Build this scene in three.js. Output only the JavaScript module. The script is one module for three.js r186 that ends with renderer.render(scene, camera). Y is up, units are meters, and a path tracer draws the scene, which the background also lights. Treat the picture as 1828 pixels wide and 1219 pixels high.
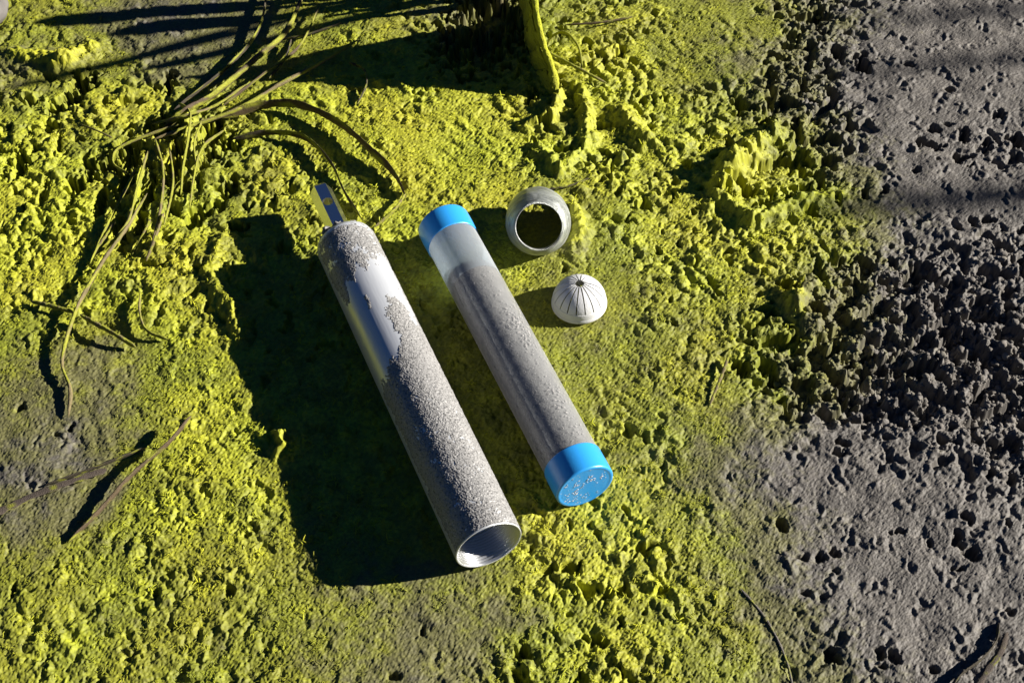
import * as THREE from 'three';
import { mergeGeometries, mergeVertices } from 'three/addons/utils/BufferGeometryUtils.js';

// ---------------------------------------------------------------- camera
const FOV = 26.65, TILT = THREE.MathUtils.degToRad(39.53), CAMH = 1.0328, PW = 1828, PH = 1219;
const scene = new THREE.Scene();
const camera = new THREE.PerspectiveCamera(FOV, 1024 / 682, 0.02, 400);
camera.position.set(0, CAMH, 0);
camera.up.set(0, 1, 0);
camera.lookAt(0, CAMH - Math.cos(TILT), -Math.sin(TILT));

// ---------------------------------------------------------------- sky, sun, exposure
const SUN = new THREE.Vector3(Math.cos(0.42) * Math.cos(0.10), Math.sin(0.42), -Math.cos(0.42) * Math.sin(0.10)).normalize();
{
  const w = 256, h = 128, d = new Float32Array(w * h * 4);
  for (let j = 0; j < h; j++) for (let i = 0; i < w; i++) {
    const el = (0.5 - (j + 0.5) / h) * -Math.PI, az = ((i + 0.5) / w - 0.5) * 2 * Math.PI;   // row 0 is the bottom
    const y = Math.sin(el), c = Math.cos(el), dx = c * Math.cos(az), dz = c * Math.sin(az);
    const k = Math.pow(1 - Math.max(0, y), 3.2);                                  // paler toward the horizon
    const mu = Math.max(0, dx * SUN.x + y * SUN.y + dz * SUN.z), g = Math.pow(mu, 12) * 0.5;
    const o = (j * w + i) * 4, S = 0.36;
    d[o] = S * (0.007 + 0.036 * k + 0.05 * g); d[o + 1] = S * (0.036 + 0.052 * k + 0.05 * g); d[o + 2] = S * (0.125 + 0.08 * k + 0.05 * g); d[o + 3] = 1;
  }
  const t = new THREE.DataTexture(d, w, h, THREE.RGBAFormat, THREE.FloatType);
  t.mapping = THREE.EquirectangularReflectionMapping; t.magFilter = t.minFilter = THREE.LinearFilter; t.needsUpdate = true;
  scene.background = t; scene.environment = t;
}
const sun = new THREE.DirectionalLight(new THREE.Color().setRGB(1, 0.95, 0.87), 5);
sun.position.copy(SUN).multiplyScalar(4).add(new THREE.Vector3(0, 0, -0.9));
sun.target.position.set(0, 0, -0.9);
sun.castShadow = true; sun.shadow.mapSize.set(4096, 4096); sun.shadow.radius = 1;
Object.assign(sun.shadow.camera, { left: -1.4, right: 1.4, top: 1.2, bottom: -1.2, near: 0.1, far: 9 });
scene.add(sun, sun.target);
const renderer = new THREE.WebGLRenderer({ antialias: true });
renderer.shadowMap.enabled = true;
renderer.toneMapping = THREE.LinearToneMapping;
renderer.toneMappingExposure = 2.35;

// ---------------------------------------------------------------- helpers
function rng(seed) { let s = seed >>> 0; return () => { s = (s + 0x6D2B79F5) >>> 0; let t = s; t = Math.imul(t ^ (t >>> 15), t | 1); t ^= t + Math.imul(t ^ (t >>> 7), t | 61); return ((t ^ (t >>> 14)) >>> 0) / 4294967296; }; }
const rnd = rng(7);
const PERM = new Uint8Array(512); { const r = rng(3), p = [...Array(256).keys()]; for (let i = 255; i > 0; i--) { const j = Math.floor(r() * (i + 1)); [p[i], p[j]] = [p[j], p[i]]; } for (let i = 0; i < 512; i++) PERM[i] = p[i & 255]; }
const GX = new Float32Array(256), GY = new Float32Array(256); for (let i = 0; i < 256; i++) { GX[i] = Math.cos(i * 2.399963); GY[i] = Math.sin(i * 2.399963); }
function noise(x, y) {                                   // gradient noise, about -1..1
  const xi = Math.floor(x), yi = Math.floor(y), fx = x - xi, fy = y - yi, X = xi & 255, Y = yi & 255;
  const u = fx * fx * fx * (fx * (fx * 6 - 15) + 10), v = fy * fy * fy * (fy * (fy * 6 - 15) + 10);
  const a = PERM[PERM[X] + Y], b = PERM[PERM[X + 1 & 255] + Y], c = PERM[PERM[X] + (Y + 1 & 255)], e = PERM[PERM[X + 1 & 255] + (Y + 1 & 255)];
  const n0 = GX[a] * fx + GY[a] * fy, n1 = GX[b] * (fx - 1) + GY[b] * fy, n2 = GX[c] * fx + GY[c] * (fy - 1), n3 = GX[e] * (fx - 1) + GY[e] * (fy - 1);
  return 1.5 * (n0 + u * (n1 - n0) + v * (n2 + u * (n3 - n2) - n0 - u * (n1 - n0)));
}
const fbm = (x, y, o = 4) => { let s = 0, a = 0.5; for (let i = 0; i < o; i++) { s += a * noise(x, y); x = x * 2.03 + 17.7; y = y * 2.03 + 5.3; a *= 0.5; } return s; };
const sst = (a, b, x) => { const t = Math.min(1, Math.max(0, (x - a) / (b - a))); return t * t * (3 - 2 * t); };
const lerp = (a, b, t) => a + (b - a) * t;
const FWD = new THREE.Vector3(0, -Math.cos(TILT), -Math.sin(TILT)), UPV = new THREE.Vector3(0, Math.sin(TILT), -Math.cos(TILT)), FPX = PH / 2 / Math.tan(THREE.MathUtils.degToRad(FOV / 2));
function gp(u, v, y = 0) {                                // where the line of sight through a photo pixel meets the level y
  const d = FWD.clone().multiplyScalar(FPX).add(new THREE.Vector3(u - PW / 2, 0, 0)).addScaledVector(UPV, -(v - PH / 2));
  return d.multiplyScalar((y - CAMH) / d.y).add(new THREE.Vector3(0, CAMH, 0));
}
const used = {};
function numbered(n) { const k = used[n] = (used[n] ?? -1) + 1; return k ? n + '_' + String(k).padStart(3, '0') : n; }
function mesh(name, geo, mat, parent) { const m = new THREE.Mesh(geo, mat); m.name = name; m.castShadow = m.receiveShadow = true; parent.add(m); return m; }
function tag(o, label, category, group, kind) { o.userData.label = label; if (category) o.userData.category = category; if (group) o.userData.group = group; if (kind) o.userData.kind = kind; return o; }
function thing(name, label, category, group) { const g = new THREE.Group(); g.name = numbered(name); scene.add(g); return tag(g, label, category, group); }
function dataTex(n, fn, srgb, rep = 1) {
  const d = new Uint8Array(n * n * 4);
  for (let j = 0; j < n; j++) for (let i = 0; i < n; i++) { const c = fn(i / n, j / n), o = (j * n + i) * 4; for (let k = 0; k < 3; k++) d[o + k] = Math.max(0, Math.min(255, Math.round(255 * (Array.isArray(c) ? c[k] : c)))); d[o + 3] = 255; }
  const t = new THREE.DataTexture(d, n, n); t.wrapS = t.wrapT = THREE.RepeatWrapping; t.magFilter = THREE.LinearFilter; t.minFilter = THREE.LinearMipmapLinearFilter; t.generateMipmaps = true;
  if (srgb) t.colorSpace = THREE.SRGBColorSpace; t.repeat.set(rep, rep); t.needsUpdate = true; return t;
}
// noise that repeats after one unit
const tnoise = (u, v, f) => { const a = noise(u * f, v * f), b = noise((u - 1) * f, v * f), c = noise(u * f, (v - 1) * f), e = noise((u - 1) * f, (v - 1) * f); return lerp(lerp(a, b, u), lerp(c, e, u), v); };
const bumpTex = dataTex(512, (u, v) => 0.5 + 0.28 * tnoise(u, v, 40) + 0.3 * tnoise(u, v, 90), false);
const grainTex = dataTex(512, (u, v) => { const g = 0.86 + 0.16 * tnoise(u, v, 60) + 0.14 * tnoise(u, v, 130); return [g, g, g]; }, true);
const P = (o) => new THREE.MeshPhysicalMaterial(o);
const S = (o) => new THREE.MeshStandardMaterial(o);
const rgb = (r, g, b) => new THREE.Color().setRGB(r, g, b);

// ---------------------------------------------------------------- the ground: an algae mat over tidal mud
// how much living algae (0 mud .. 9 vivid) and how lumpy, in cells of about 4 to 5 cm, row by row from far to near
const ALGAE = [
  '664223567644667766421000', '466335688876888754310000', '678877888999888875310000', '976777788999888888731000',
  '998776788898868888862000', '998887778887757888873100', '888887777888756788641000', '777887677777666567632000',
  '543587777777656677531100', '433688777777666675410000', '213798778777776642000000', '213888777778887631000000',
  '346777667777888774210000', '677777655455788763200000', '676666664333688875310000', '776676564334788765321000'];
const LUMPS = [
  '544322344666666544443323', '666554456665777543453222', '777765545544788866663222', '777777655444688777773222',
  '776776666544567666654223', '666666666555336666554333', '666666666555344666566665', '555555666655334556788877',
  '444445665555334555788888', '433445555555445544578877', '323455555555556643343333', '323555555555666543332223',
  '434555555555667644322333', '555555443344677643322323', '555555443334677654433323', '555555543344677654434433'];
const CRUMB = [
  '000000000000000001543112', '000000000000000002642111', '000000000000000004752112', '111000000000000012753134',
  '000000000000000011432112', '000000000000000000322334', '000000000000000001266755', '000000000000000013688887',
  '000000000000000024889998', '000000000000000012478998', '000000000000000001223446', '000000000000000000111123',
  '000000000000000001111242', '000000000000000001221131', '000000000000000001332122', '000000000000000012332133'];
const NC = 24, NR = 16, CP = [];
for (let r = 0; r < NR; r++) for (let c = 0; c < NC; c++) { const q = gp((c + 0.5) * PW / NC, (r + 0.5) * PH / NR); CP.push([q.x, q.z, +ALGAE[r][c], +LUMPS[r][c], +CRUMB[r][c]]); }
const X0 = -0.72, Z0 = -1.50, CW = 0.012, CNX = 121, CNZ = 96;
const coarse = new Float32Array(CNX * CNZ * 3);
for (let j = 0; j < CNZ; j++) for (let i = 0; i < CNX; i++) {
  const x = X0 + i * CW, z = Z0 + j * CW; let w = 1e-9, a = 0, l = 0, k = 0;
  for (const p of CP) { const d2 = (p[0] - x) ** 2 + (p[1] - z) ** 2, g = Math.exp(-d2 / (2 * 0.024 * 0.024)) + 1e-7 / (d2 + 1e-3) / (d2 + 1e-3); w += g; a += g * p[2]; l += g * p[3]; k += g * p[4]; }
  const o = (j * CNX + i) * 3; coarse[o] = a / w; coarse[o + 1] = l / w; coarse[o + 2] = k / w;
}
function field(x, z, out) {
  const fx = Math.min(CNX - 1.001, Math.max(0, (x - X0) / CW)), fz = Math.min(CNZ - 1.001, Math.max(0, (z - Z0) / CW)), i = Math.floor(fx), j = Math.floor(fz), u = fx - i, v = fz - j;
  const o = (j * CNX + i) * 3, p = o + CNX * 3;
  for (let k = 0; k < 3; k++) out[k] = lerp(lerp(coarse[o + k], coarse[o + 3 + k], u), lerp(coarse[p + k], coarse[p + 3 + k], u), v);
  return out;
}
// objects that lie on the ground
const BAR = { end: new THREE.Vector3(-0.0187, 0.0295, -0.6137), az: 0.397, r: 0.0295, L: 0.369 };
const LIN = { end: new THREE.Vector3(0.0615, 0.0255, -0.6731), az: 0.3972, r: 0.0262, L: 0.332 };
const seg = (B) => { const d = [-Math.sin(B.az), -Math.cos(B.az)]; return [B.end.x, B.end.z, B.end.x + d[0] * B.L, B.end.z + d[1] * B.L]; };
const segs = [seg(BAR), seg(LIN)];
function segDist(x, z, [ax, az, bx, bz]) { const dx = bx - ax, dz = bz - az, t = Math.max(0, Math.min(1, ((x - ax) * dx + (z - az) * dz) / (dx * dx + dz * dz))); return Math.hypot(x - ax - t * dx, z - az - t * dz); }
const RINGC = gp(961, 398, 0.025), DOMEC = gp(1034, 543, 0);
// burrows and holes in the mat: photo position, half width, half height
const PITS = [[850, 75, 70, 55], [880, 20, 60, 45], [1008, 477, 6, 7],
  [31, 290, 12, 16], [136, 326, 16, 13], [93, 226, 10, 8], [97, 186, 13, 10], [128, 172, 14, 16], [226, 272, 21, 22], [193, 290, 18, 14], [221, 326, 11, 18], [181, 355, 12, 22], [265, 340, 9, 22],
  [312, 290, 13, 28], [293, 226, 26, 20], [379, 228, 15, 20], [374, 272, 11, 12], [410, 255, 12, 14], [324, 331, 14, 12], [407, 331, 14, 12], [355, 372, 14, 9], [303, 372, 10, 9], [214, 403, 9, 16], [248, 396, 8, 18],
  [345, 393, 12, 10], [62, 266, 8, 7], [303, 141, 12, 12], [148, 145, 16, 14], [160, 300, 14, 16], [240, 300, 8, 8], [420, 400, 16, 6], [390, 360, 9, 9],
  [1458, 28, 18, 22], [1414, 64, 12, 11], [1389, 174, 14, 8], [1367, 217, 16, 16], [1320, 186, 11, 18], [1388, 255, 15, 8], [1369, 296, 13, 10], [1315, 324, 14, 8], [1296, 341, 13, 9], [1338, 339, 13, 11], [1377, 339, 9, 8],
  [1410, 351, 11, 9], [1369, 365, 13, 13], [1417, 332, 8, 7], [1441, 334, 9, 9], [1448, 377, 12, 9], [1465, 313, 9, 13], [1496, 356, 7, 10], [1544, 344, 8, 11], [1579, 339, 10, 9], [1500, 90, 13, 11], [1540, 110, 14, 20],
  [1627, 110, 9, 6], [1696, 158, 7, 5], [1670, 258, 14, 8], [1641, 248, 8, 12], [1668, 227, 9, 7], [1692, 220, 9, 5], [1725, 238, 9, 13], [1717, 279, 15, 12], [1675, 284, 6, 5], [1637, 303, 6, 6], [1785, 200, 9, 8], [1765, 251, 9, 9],
  [1813, 248, 13, 12], [1765, 389, 12, 9], [1737, 392, 9, 8], [1710, 406, 7, 6], [1327, 655, 14, 13], [1386, 679, 22, 10], [1424, 625, 15, 12], [1441, 507, 11, 8], [1520, 465, 16, 8], [1648, 476, 22, 16], [1624, 500, 22, 16],
  [1544, 644, 34, 20], [1579, 551, 18, 14], [1696, 586, 24, 16], [1751, 565, 28, 16], [1748, 641, 30, 22], [1606, 641, 22, 20], [1661, 655, 22, 16], [1562, 720, 30, 14], [1503, 686, 12, 16], [1813, 593, 18, 16], [1758, 693, 20, 14],
  [1441, 737, 6, 10], [1506, 789, 12, 11], [1399, 937, 9, 13], [1468, 991, 11, 9], [1492, 985, 8, 8], [1437, 992, 9, 6], [1495, 1018, 6, 6], [1442, 1056, 9, 5], [1473, 1065, 6, 6], [1729, 925, 11, 9], [1712, 958, 9, 14], [1733, 987, 14, 11],
  [1716, 1010, 15, 6], [1664, 965, 5, 8], [1609, 946, 13, 4], [1800, 936, 7, 7], [1499, 805, 12, 5], [1571, 1168, 14, 10], [1599, 1175, 11, 10], [1578, 1189, 13, 5], [1485, 1171, 15, 17], [1667, 1195, 9, 7], [1805, 1089, 7, 7],
  [933, 1164, 11, 15], [920, 1202, 15, 8], [703, 1209, 8, 7], [755, 1123, 4, 8], [440, 950, 6, 5], [276, 1057, 7, 9], [408, 1055, 8, 9], [100, 1010, 5, 6], [22, 1050, 4, 16], [35, 725, 8, 6], [125, 762, 6, 8], [100, 775, 7, 5],
  [1405, 515, 14, 12], [1200, 575, 6, 6], [955, 245, 16, 8], [975, 220, 10, 10], [950, 165, 14, 9], [985, 150, 12, 8], [1110, 90, 10, 8], [1150, 175, 8, 6]];
// one added sun block, then folds and crests of the mat that stand up: photo points (with height in m at each), half width in m
const CRESTS = [
  [[[1022, 440, 0.006], [1036, 405, 0.011], [1024, 372, 0.012], [990, 352, 0.008]], 0.009],  // crest added right of and behind the ring, blocks sun under its rim
  [[[1036, 145, 0.012], [1046, 190, 0.014], [1044, 240, 0.008]], 0.006],
  [[[1385, 215, 0.012], [1355, 250, 0.014], [1310, 275, 0.023], [1290, 320, 0.015], [1282, 350, 0.006]], 0.011],
  [[[1290, 345, 0.006], [1345, 385, 0.012], [1430, 350, 0.010], [1500, 345, 0.008]], 0.008],
  [[[1060, 235, 0.008], [1000, 300, 0.010], [960, 250, 0.008]], 0.007],
  [[[1000, 160, 0.012], [985, 200, 0.012], [940, 215, 0.008]], 0.006],
  [[[1110, 190, 0.010], [1150, 240, 0.010], [1220, 250, 0.008]], 0.010],
  [[[330, 190, 0.009], [335, 230, 0.010], [322, 300, 0.007], [318, 350, 0.004]], 0.005],
  [[[270, 245, 0.009], [300, 260, 0.008], [330, 235, 0.008]], 0.005],
  [[[270, 245, 0.008], [205, 250, 0.007], [202, 285, 0.006], [235, 300, 0.006]], 0.004],
  [[[245, 300, 0.010], [243, 350, 0.010], [225, 400, 0.006]], 0.004],
  [[[488, 768, 0.006], [500, 770, 0.010], [500, 795, 0.008], [490, 818, 0.003]], 0.0035],
  [[[395, 420, 0.006], [370, 480, 0.006], [410, 545, 0.008], [425, 590, 0.006]], 0.007],
  [[[1405, 500, 0.010], [1420, 540, 0.012], [1450, 570, 0.008]], 0.009],
  [[[1420, 545, 0.010], [1445, 495, 0.012], [1480, 520, 0.008]], 0.008],
  [[[20, 90, 0.008], [110, 100, 0.014], [160, 75, 0.010]], 0.012]];
// the relief is laid down once on a 1 mm lattice, then read by the ground mesh and by everything that lies on it
const HS = 0.001, HNX = 1440, HNZ = 1140, HF = new Float32Array(HNX * HNZ), GF = new Float32Array(HNX * HNZ), KF = new Float32Array(HNX * HNZ);
const billow = (x, y) => Math.abs(noise(x, y));
function relief(x, z, out) {                             // height and algae cover from noise and the map alone
  const wx = 0.018 * noise(x * 22, z * 22) + 0.008 * noise(x * 70 + 9, z * 70), wz = 0.018 * noise(x * 22 + 40, z * 22) + 0.008 * noise(x * 70, z * 70 + 31);
  field(x + wx, z + wz, out); let G = out[0] / 9, Lm = out[1] / 9, K = out[2] / 9;
  G += 0.16 * noise(x * 45 + 3, z * 45) * sst(0.03, 0.25, G);
  const qx = x + 0.004 * noise(x * 120, z * 120), qz = z + 0.004 * noise(x * 120 + 7, z * 120 + 3);
  const big = fbm(x * 9, z * 9, 2), ang = 0.75 * qx - 0.35 * qz, ang2 = 0.35 * qx + 0.75 * qz;
  const p1 = billow(ang * 70, ang2 * 54), p2 = billow(qx * 150 + 4, qz * 130), p3 = billow(qx * 330, qz * 300 + 8);
  let puff = 0.86 * Math.min(1, p1 * 1.5) + 0.38 * Math.min(1, p2 * 1.3) + 0.13 * p3 - 0.50;
  const patch = sst(-0.4, 0.45, noise(x * 26 + 60, z * 26)) ;
  let h = 0.006 * big + Lm * Lm * (0.30 + 0.9 * patch) * 0.0132 * puff * sst(0.02, 0.3, G + 0.12);
  // small tears between the tufts
  const tear = sst(0.42, 0.62, noise(qx * 64 + 31, qz * 50 + 7) + 0.35 * noise(qx * 190, qz * 170)) * sst(0.42, 0.8, Lm);
  h -= 0.010 * tear * sst(0.4, 0.7, G);
  // bare mud: finely wrinkled
  const mud = 1 - sst(0.12, 0.45, G);
  h += mud * (0.0010 * (0.5 - billow(qx * 150, qz * 130)) + 0.0009 * (0.5 - billow(qx * 330 + 5, qz * 300)) + 0.0020 * noise(x * 38, z * 38) + 0.0032 * sst(0.0, 0.5, noise(x * 55 + 70, z * 48)) * noise(qx * 170 + 5, qz * 120));
  // crumbled mud and torn edges: a broken crust with deep gaps
  if (K > 0.15) {
    const a = noise(x * 62 + 11, z * 58), b = noise(qx * 130, qz * 118 + 4), c = noise(qx * 290 + 2, qz * 270), e = billow(qx * 170 + 8, qz * 160), f = billow(qx * 360 + 1, qz * 340);
    const t = 0.80 * a + 0.34 * b + 0.10 * c, kk = sst(0.15, 0.6, K), hole = sst(0.06, -0.20, t - 0.70 * (K - 0.68));
    h += kk * (0.0042 * (e - 0.3) + 0.0018 * (f - 0.3) + 0.0015 * b) - (0.013 + 0.004 * b) * hole * kk;
  }
  out[0] = h; out[1] = G; out[2] = K; return out;
}
{
  const o = [0, 0, 0];
  for (let j = 0; j < HNZ; j++) for (let i = 0; i < HNX; i++) { relief(X0 + i * HS, Z0 + j * HS, o); const k = j * HNX + i; HF[k] = o[0]; GF[k] = o[1]; KF[k] = o[2]; }
  const ms = gp(900, 600), pxX = gp(901, 600).x - ms.x;
  const splat = (cx, cz, ex, ez, fn) => { for (let j = Math.max(0, Math.floor((cz - ez - Z0) / HS)); j <= Math.min(HNZ - 1, (cz + ez - Z0) / HS); j++) for (let i = Math.max(0, Math.floor((cx - ex - X0) / HS)); i <= Math.min(HNX - 1, (cx + ex - X0) / HS); i++) fn(j * HNX + i, X0 + i * HS, Z0 + j * HS); };
  for (const [pts, wd] of CRESTS) {
    const P3 = pts.map(([u, v, h]) => { const q = gp(u, v, h * 0.7); return [q.x, q.z, h]; });
    for (let s = 0; s < P3.length - 1; s++) {
      const [ax, az, ah] = P3[s], [bx, bz, bh] = P3[s + 1], dx = bx - ax, dz = bz - az, ll = dx * dx + dz * dz;
      splat((ax + bx) / 2, (az + bz) / 2, Math.abs(dx) / 2 + wd * 3.4, Math.abs(dz) / 2 + wd * 3.4, (k, x, z) => {
        const xx = x + 0.004 * noise(x * 110, z * 110 + 9), zz = z + 0.004 * noise(x * 110 + 5, z * 110);
        const t = Math.max(0, Math.min(1, ((xx - ax) * dx + (zz - az) * dz) / ll)), d = Math.hypot(xx - ax - t * dx, zz - az - t * dz) / wd;
        const hh = lerp(ah, bh, t) * Math.exp(-d * d * 0.9) * (1 + 0.25 * noise(x * 150, z * 150)); if (hh > 0.0008) { HF[k] = Math.max(HF[k], hh + HF[k] * 0.4); if (KF[k] < 0.5) GF[k] = Math.max(GF[k], Math.min(0.92, hh * 130)); }
      });
    }
  }
  for (const [u, v, a, b] of PITS) {
    const wide = u < 500 && v < 420 ? 1.3 : 1, c = gp(u, v), q1 = gp(u + a * wide, v), q2 = gp(u, v + b * wide), ra = q1.x - c.x, rb = q2.z - c.z, dep = Math.min(0.024, 1.05 * (ra + rb));
    splat(c.x, c.z, ra * 2.2, rb * 2.2, (k, x, z) => {
      const xx = x - c.x + 0.8 * ra * noise(x * 100 + u, z * 100) + 0.45 * ra * noise(x * 260, z * 260 + u), zz = z - c.z + 0.8 * rb * noise(x * 100, z * 100 + v) + 0.45 * rb * noise(x * 260 + v, z * 260);
      const d = Math.hypot(xx / ra, zz / rb) + 0.26 * noise(x * 210, z * 210);
      HF[k] -= dep * (KF[k] > 0.45 ? 0.5 : 1) * sst(1.12, 0.72, d);
    });
  }
  // the mat is pressed flat under what lies on it
  for (let j = 0; j < HNZ; j++) for (let i = 0; i < HNX; i++) {
    const x = X0 + i * HS, z = Z0 + j * HS, k = j * HNX + i;
    HF[k] -= 0.0015;
    const d = Math.min(segDist(x, z, segs[0]), segDist(x, z, segs[1]), Math.hypot(x - DOMEC.x, z - DOMEC.z) - 0.012);
    if (d < 0.05) { const t = sst(0.05, 0.018, d); HF[k] = lerp(HF[k], Math.min(HF[k], 0.0012) * 0.6, t); }
    const rd = Math.hypot(x - RINGC.x, z - RINGC.z + 0.006); if (rd < 0.045) { const t = sst(0.045, 0.012, rd); HF[k] = lerp(HF[k], HF[k] * 0.4 + 0.002, t); }
  }
}
function sample(A, x, z) { const fx = (x - X0) / HS, fz = (z - Z0) / HS; if (fx < 0 || fz < 0 || fx >= HNX - 1 || fz >= HNZ - 1) return null; const i = Math.floor(fx), j = Math.floor(fz), u = fx - i, v = fz - j, o = j * HNX + i; return lerp(lerp(A[o], A[o + 1], u), lerp(A[o + HNX], A[o + HNX + 1], u), v); }
const tmp3 = [0, 0, 0];
function heightAt(x, z) { const h = sample(HF, x, z); return h === null ? relief(x, z, tmp3)[0] - 0.0015 : h; }
const cover = (x, z) => { const g = sample(GF, x, z); return g === null ? relief(x, z, tmp3)[1] : g; };
function groundColor(G, x, z, c) {
  const n = noise(x * 60 + 5, z * 60), m = noise(x * 210, z * 210 + 9), w = noise(x * 14, z * 14 + 3);
  const g = Math.max(0, Math.min(1, G + 0.10 * m + 0.06 * n));
  const mud = [0.138 + 0.026 * n, 0.124 + 0.023 * n, 0.108 + 0.020 * n], olive = [0.155, 0.148, 0.048], green = [0.238, 0.252, 0.014], vivid = [0.405, 0.418, 0.016];
  const mix = (a, b, t) => [lerp(a[0], b[0], t), lerp(a[1], b[1], t), lerp(a[2], b[2], t)];
  let o = g < 0.35 ? mix(mud, olive, sst(0.03, 0.35, g)) : g < 0.68 ? mix(olive, green, sst(0.35, 0.68, g)) : mix(green, vivid, sst(0.68, 0.95, g));
  const k = 1 + 0.13 * m + 0.10 * n, warm = 0.05 * w * sst(0.3, 0.7, g);
  c[0] = o[0] * (k + warm); c[1] = o[1] * (k - warm * 0.6); c[2] = o[2] * k; return c;
}
let groundMesh;
{
  const NX = 1060, NZ = 880, pos = new Float32Array((NX + 1) * (NZ + 1) * 3), col = new Float32Array((NX + 1) * (NZ + 1) * 3), uv = new Float32Array((NX + 1) * (NZ + 1) * 2), idx = new Uint32Array(NX * NZ * 6);
  const far = (t, core, edge, reach) => { const a = Math.abs(t); return a <= core ? t / core * edge : Math.sign(t) * (edge * Math.pow(reach / edge, Math.pow((a - core) / (1 - core), 1.7))); };
  const c = [0, 0, 0]; let o = 0;
  for (let j = 0; j <= NZ; j++) {
    const tz = j / NZ * 2 - 1, z = -0.935 + far(tz, 0.95, 0.47, 30);
    const hw = z < -1.45 ? 0.66 : z > -0.45 ? 0.42 : lerp(0.66, 0.42, (z + 1.45));
    for (let i = 0; i <= NX; i++, o++) {
      const x = far(i / NX * 2 - 1, 0.93, hw, 30), h = heightAt(x, z), G = cover(x, z);
      const nearby = Math.abs(x) < 1 && z > -1.7 && z < -0.2;
      const fuzz = nearby ? 0.0007 * noise(x * 420, z * 420) * (0.5 + Math.max(0, Math.min(1, G))) + 0.0006 * noise(x * 800 + 3, z * 800) : 0;
      pos[o * 3] = x; pos[o * 3 + 1] = h + fuzz; pos[o * 3 + 2] = z; groundColor(G, x, z, c); col.set(c, o * 3); uv[o * 2] = x / 0.16; uv[o * 2 + 1] = z / 0.16;
    }
  }
  let q = 0; for (let j = 0; j < NZ; j++) for (let i = 0; i < NX; i++) { const a = j * (NX + 1) + i, b = a + NX + 1; idx[q++] = a; idx[q++] = b; idx[q++] = a + 1; idx[q++] = a + 1; idx[q++] = b; idx[q++] = b + 1; }
  const g = new THREE.BufferGeometry(); g.setAttribute('position', new THREE.BufferAttribute(pos, 3)); g.setAttribute('color', new THREE.BufferAttribute(col, 3)); g.setAttribute('uv', new THREE.BufferAttribute(uv, 2)); g.setIndex(new THREE.BufferAttribute(idx, 1)); g.computeVertexNormals();
  groundMesh = mesh('mud_ground', g, S({ vertexColors: true, map: grainTex, bumpMap: bumpTex, bumpScale: 0.0007, roughness: 0.72 }), scene);
  tag(groundMesh, 'grey tidal mud under a mat of yellow green algae', null, null, 'structure');
}

// ---------------------------------------------------------------- loose algae tufts and mud crumbs
function blobGeo(seed, det, amp) {
  const g = mergeVertices(new THREE.IcosahedronGeometry(1, det).deleteAttribute('uv').deleteAttribute('normal')), p = g.attributes.position, r = rng(seed);
  const ox = r() * 50; for (let i = 0; i < p.count; i++) { const x = p.getX(i), y = p.getY(i), z = p.getZ(i), k = 1 + amp * (noise(x * 2.1 + ox, y * 2.1 + z * 1.7) + 0.6 * noise(x * 4 + ox, z * 4 + y * 3)); p.setXYZ(i, x * k, y * k, z * k); }
  g.computeVertexNormals(); return g;
}
function scatter(name, label, geo, mat, n, accept, size, color, seed) {
  const r = rng(seed), items = [], M = new THREE.Matrix4(), Q = new THREE.Quaternion(), E = new THREE.Euler();
  for (let k = 0; k < n; k++) {
    const z = -1.44 + r() * 1.0, hw = lerp(0.64, 0.42, (z + 1.45)), x = (r() * 2 - 1) * hw, t = r(), a = accept(x, z);
    if (t > a || Math.min(segDist(x, z, segs[0]), segDist(x, z, segs[1])) < 0.024 || Math.hypot(x - DOMEC.x, z - DOMEC.z) < 0.032 || Math.hypot(x - RINGC.x, z - RINGC.z) < 0.03) continue;
    items.push([x, z, size(r), r() * 6.28, r()]);
  }
  const im = new THREE.InstancedMesh(geo, mat, items.length); im.name = name; im.castShadow = im.receiveShadow = true; const c = new THREE.Color(), cc = [0, 0, 0];
  items.forEach(([x, z, s, a, t], i) => {
    E.set((t - 0.5) * 0.7, a, (t * 7 % 1 - 0.5) * 0.7); Q.setFromEuler(E);
    M.compose(new THREE.Vector3(x, heightAt(x, z) + s * 0.12, z), Q, new THREE.Vector3(s * (0.8 + t * 0.6), s * (0.55 + 0.4 * t), s)); im.setMatrixAt(i, M);
    color(x, z, t, cc); c.setRGB(cc[0], cc[1], cc[2]); im.setColorAt(i, c);
  });
  scene.add(im); return tag(im, label, null, null, 'stuff');
}
const algaeMat = S({ color: 0xffffff, roughness: 0.95 });
function filamentGeo(seed) {                               // three crossing hair-thin threads about one unit long
  const r = rng(seed), pos = [], idx = [];
  for (let f = 0; f < 3; f++) {
    const a0 = r() * 6.28, bend = (r() - 0.5) * 5.5, ox = (r() - 0.5) * 0.8, oz = (r() - 0.5) * 0.8, len = 0.7 + r() * 0.8, w = 0.09 + 0.08 * r(), b0 = pos.length / 3; let x = ox, z = oz, a = a0;
    for (let i = 0; i <= 6; i++) {
      const t = i / 6, y = 0.16 + 0.30 * Math.sin(Math.PI * t) * (0.4 + r() * 0.5), ww = w * (1 - 0.75 * Math.abs(t - 0.45));
      pos.push(x - Math.sin(a) * ww, y, z + Math.cos(a) * ww, x + Math.sin(a) * ww, y, z - Math.cos(a) * ww, x, y + ww * 1.5, z);
      if (i < 6) { const q = b0 + i * 3; for (let k = 0; k < 3; k++) { const m = (k + 1) % 3; idx.push(q + k, q + m, q + 3 + k, q + m, q + 3 + m, q + 3 + k); } }
      x += Math.cos(a) * len / 6; z += Math.sin(a) * len / 6; a += bend / 6 + (r() - 0.5) * 0.5;
    }
  }
  const g = new THREE.BufferGeometry(); g.setAttribute('position', new THREE.Float32BufferAttribute(pos, 3)); g.setIndex(idx); g.computeVertexNormals(); return g;
}
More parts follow.
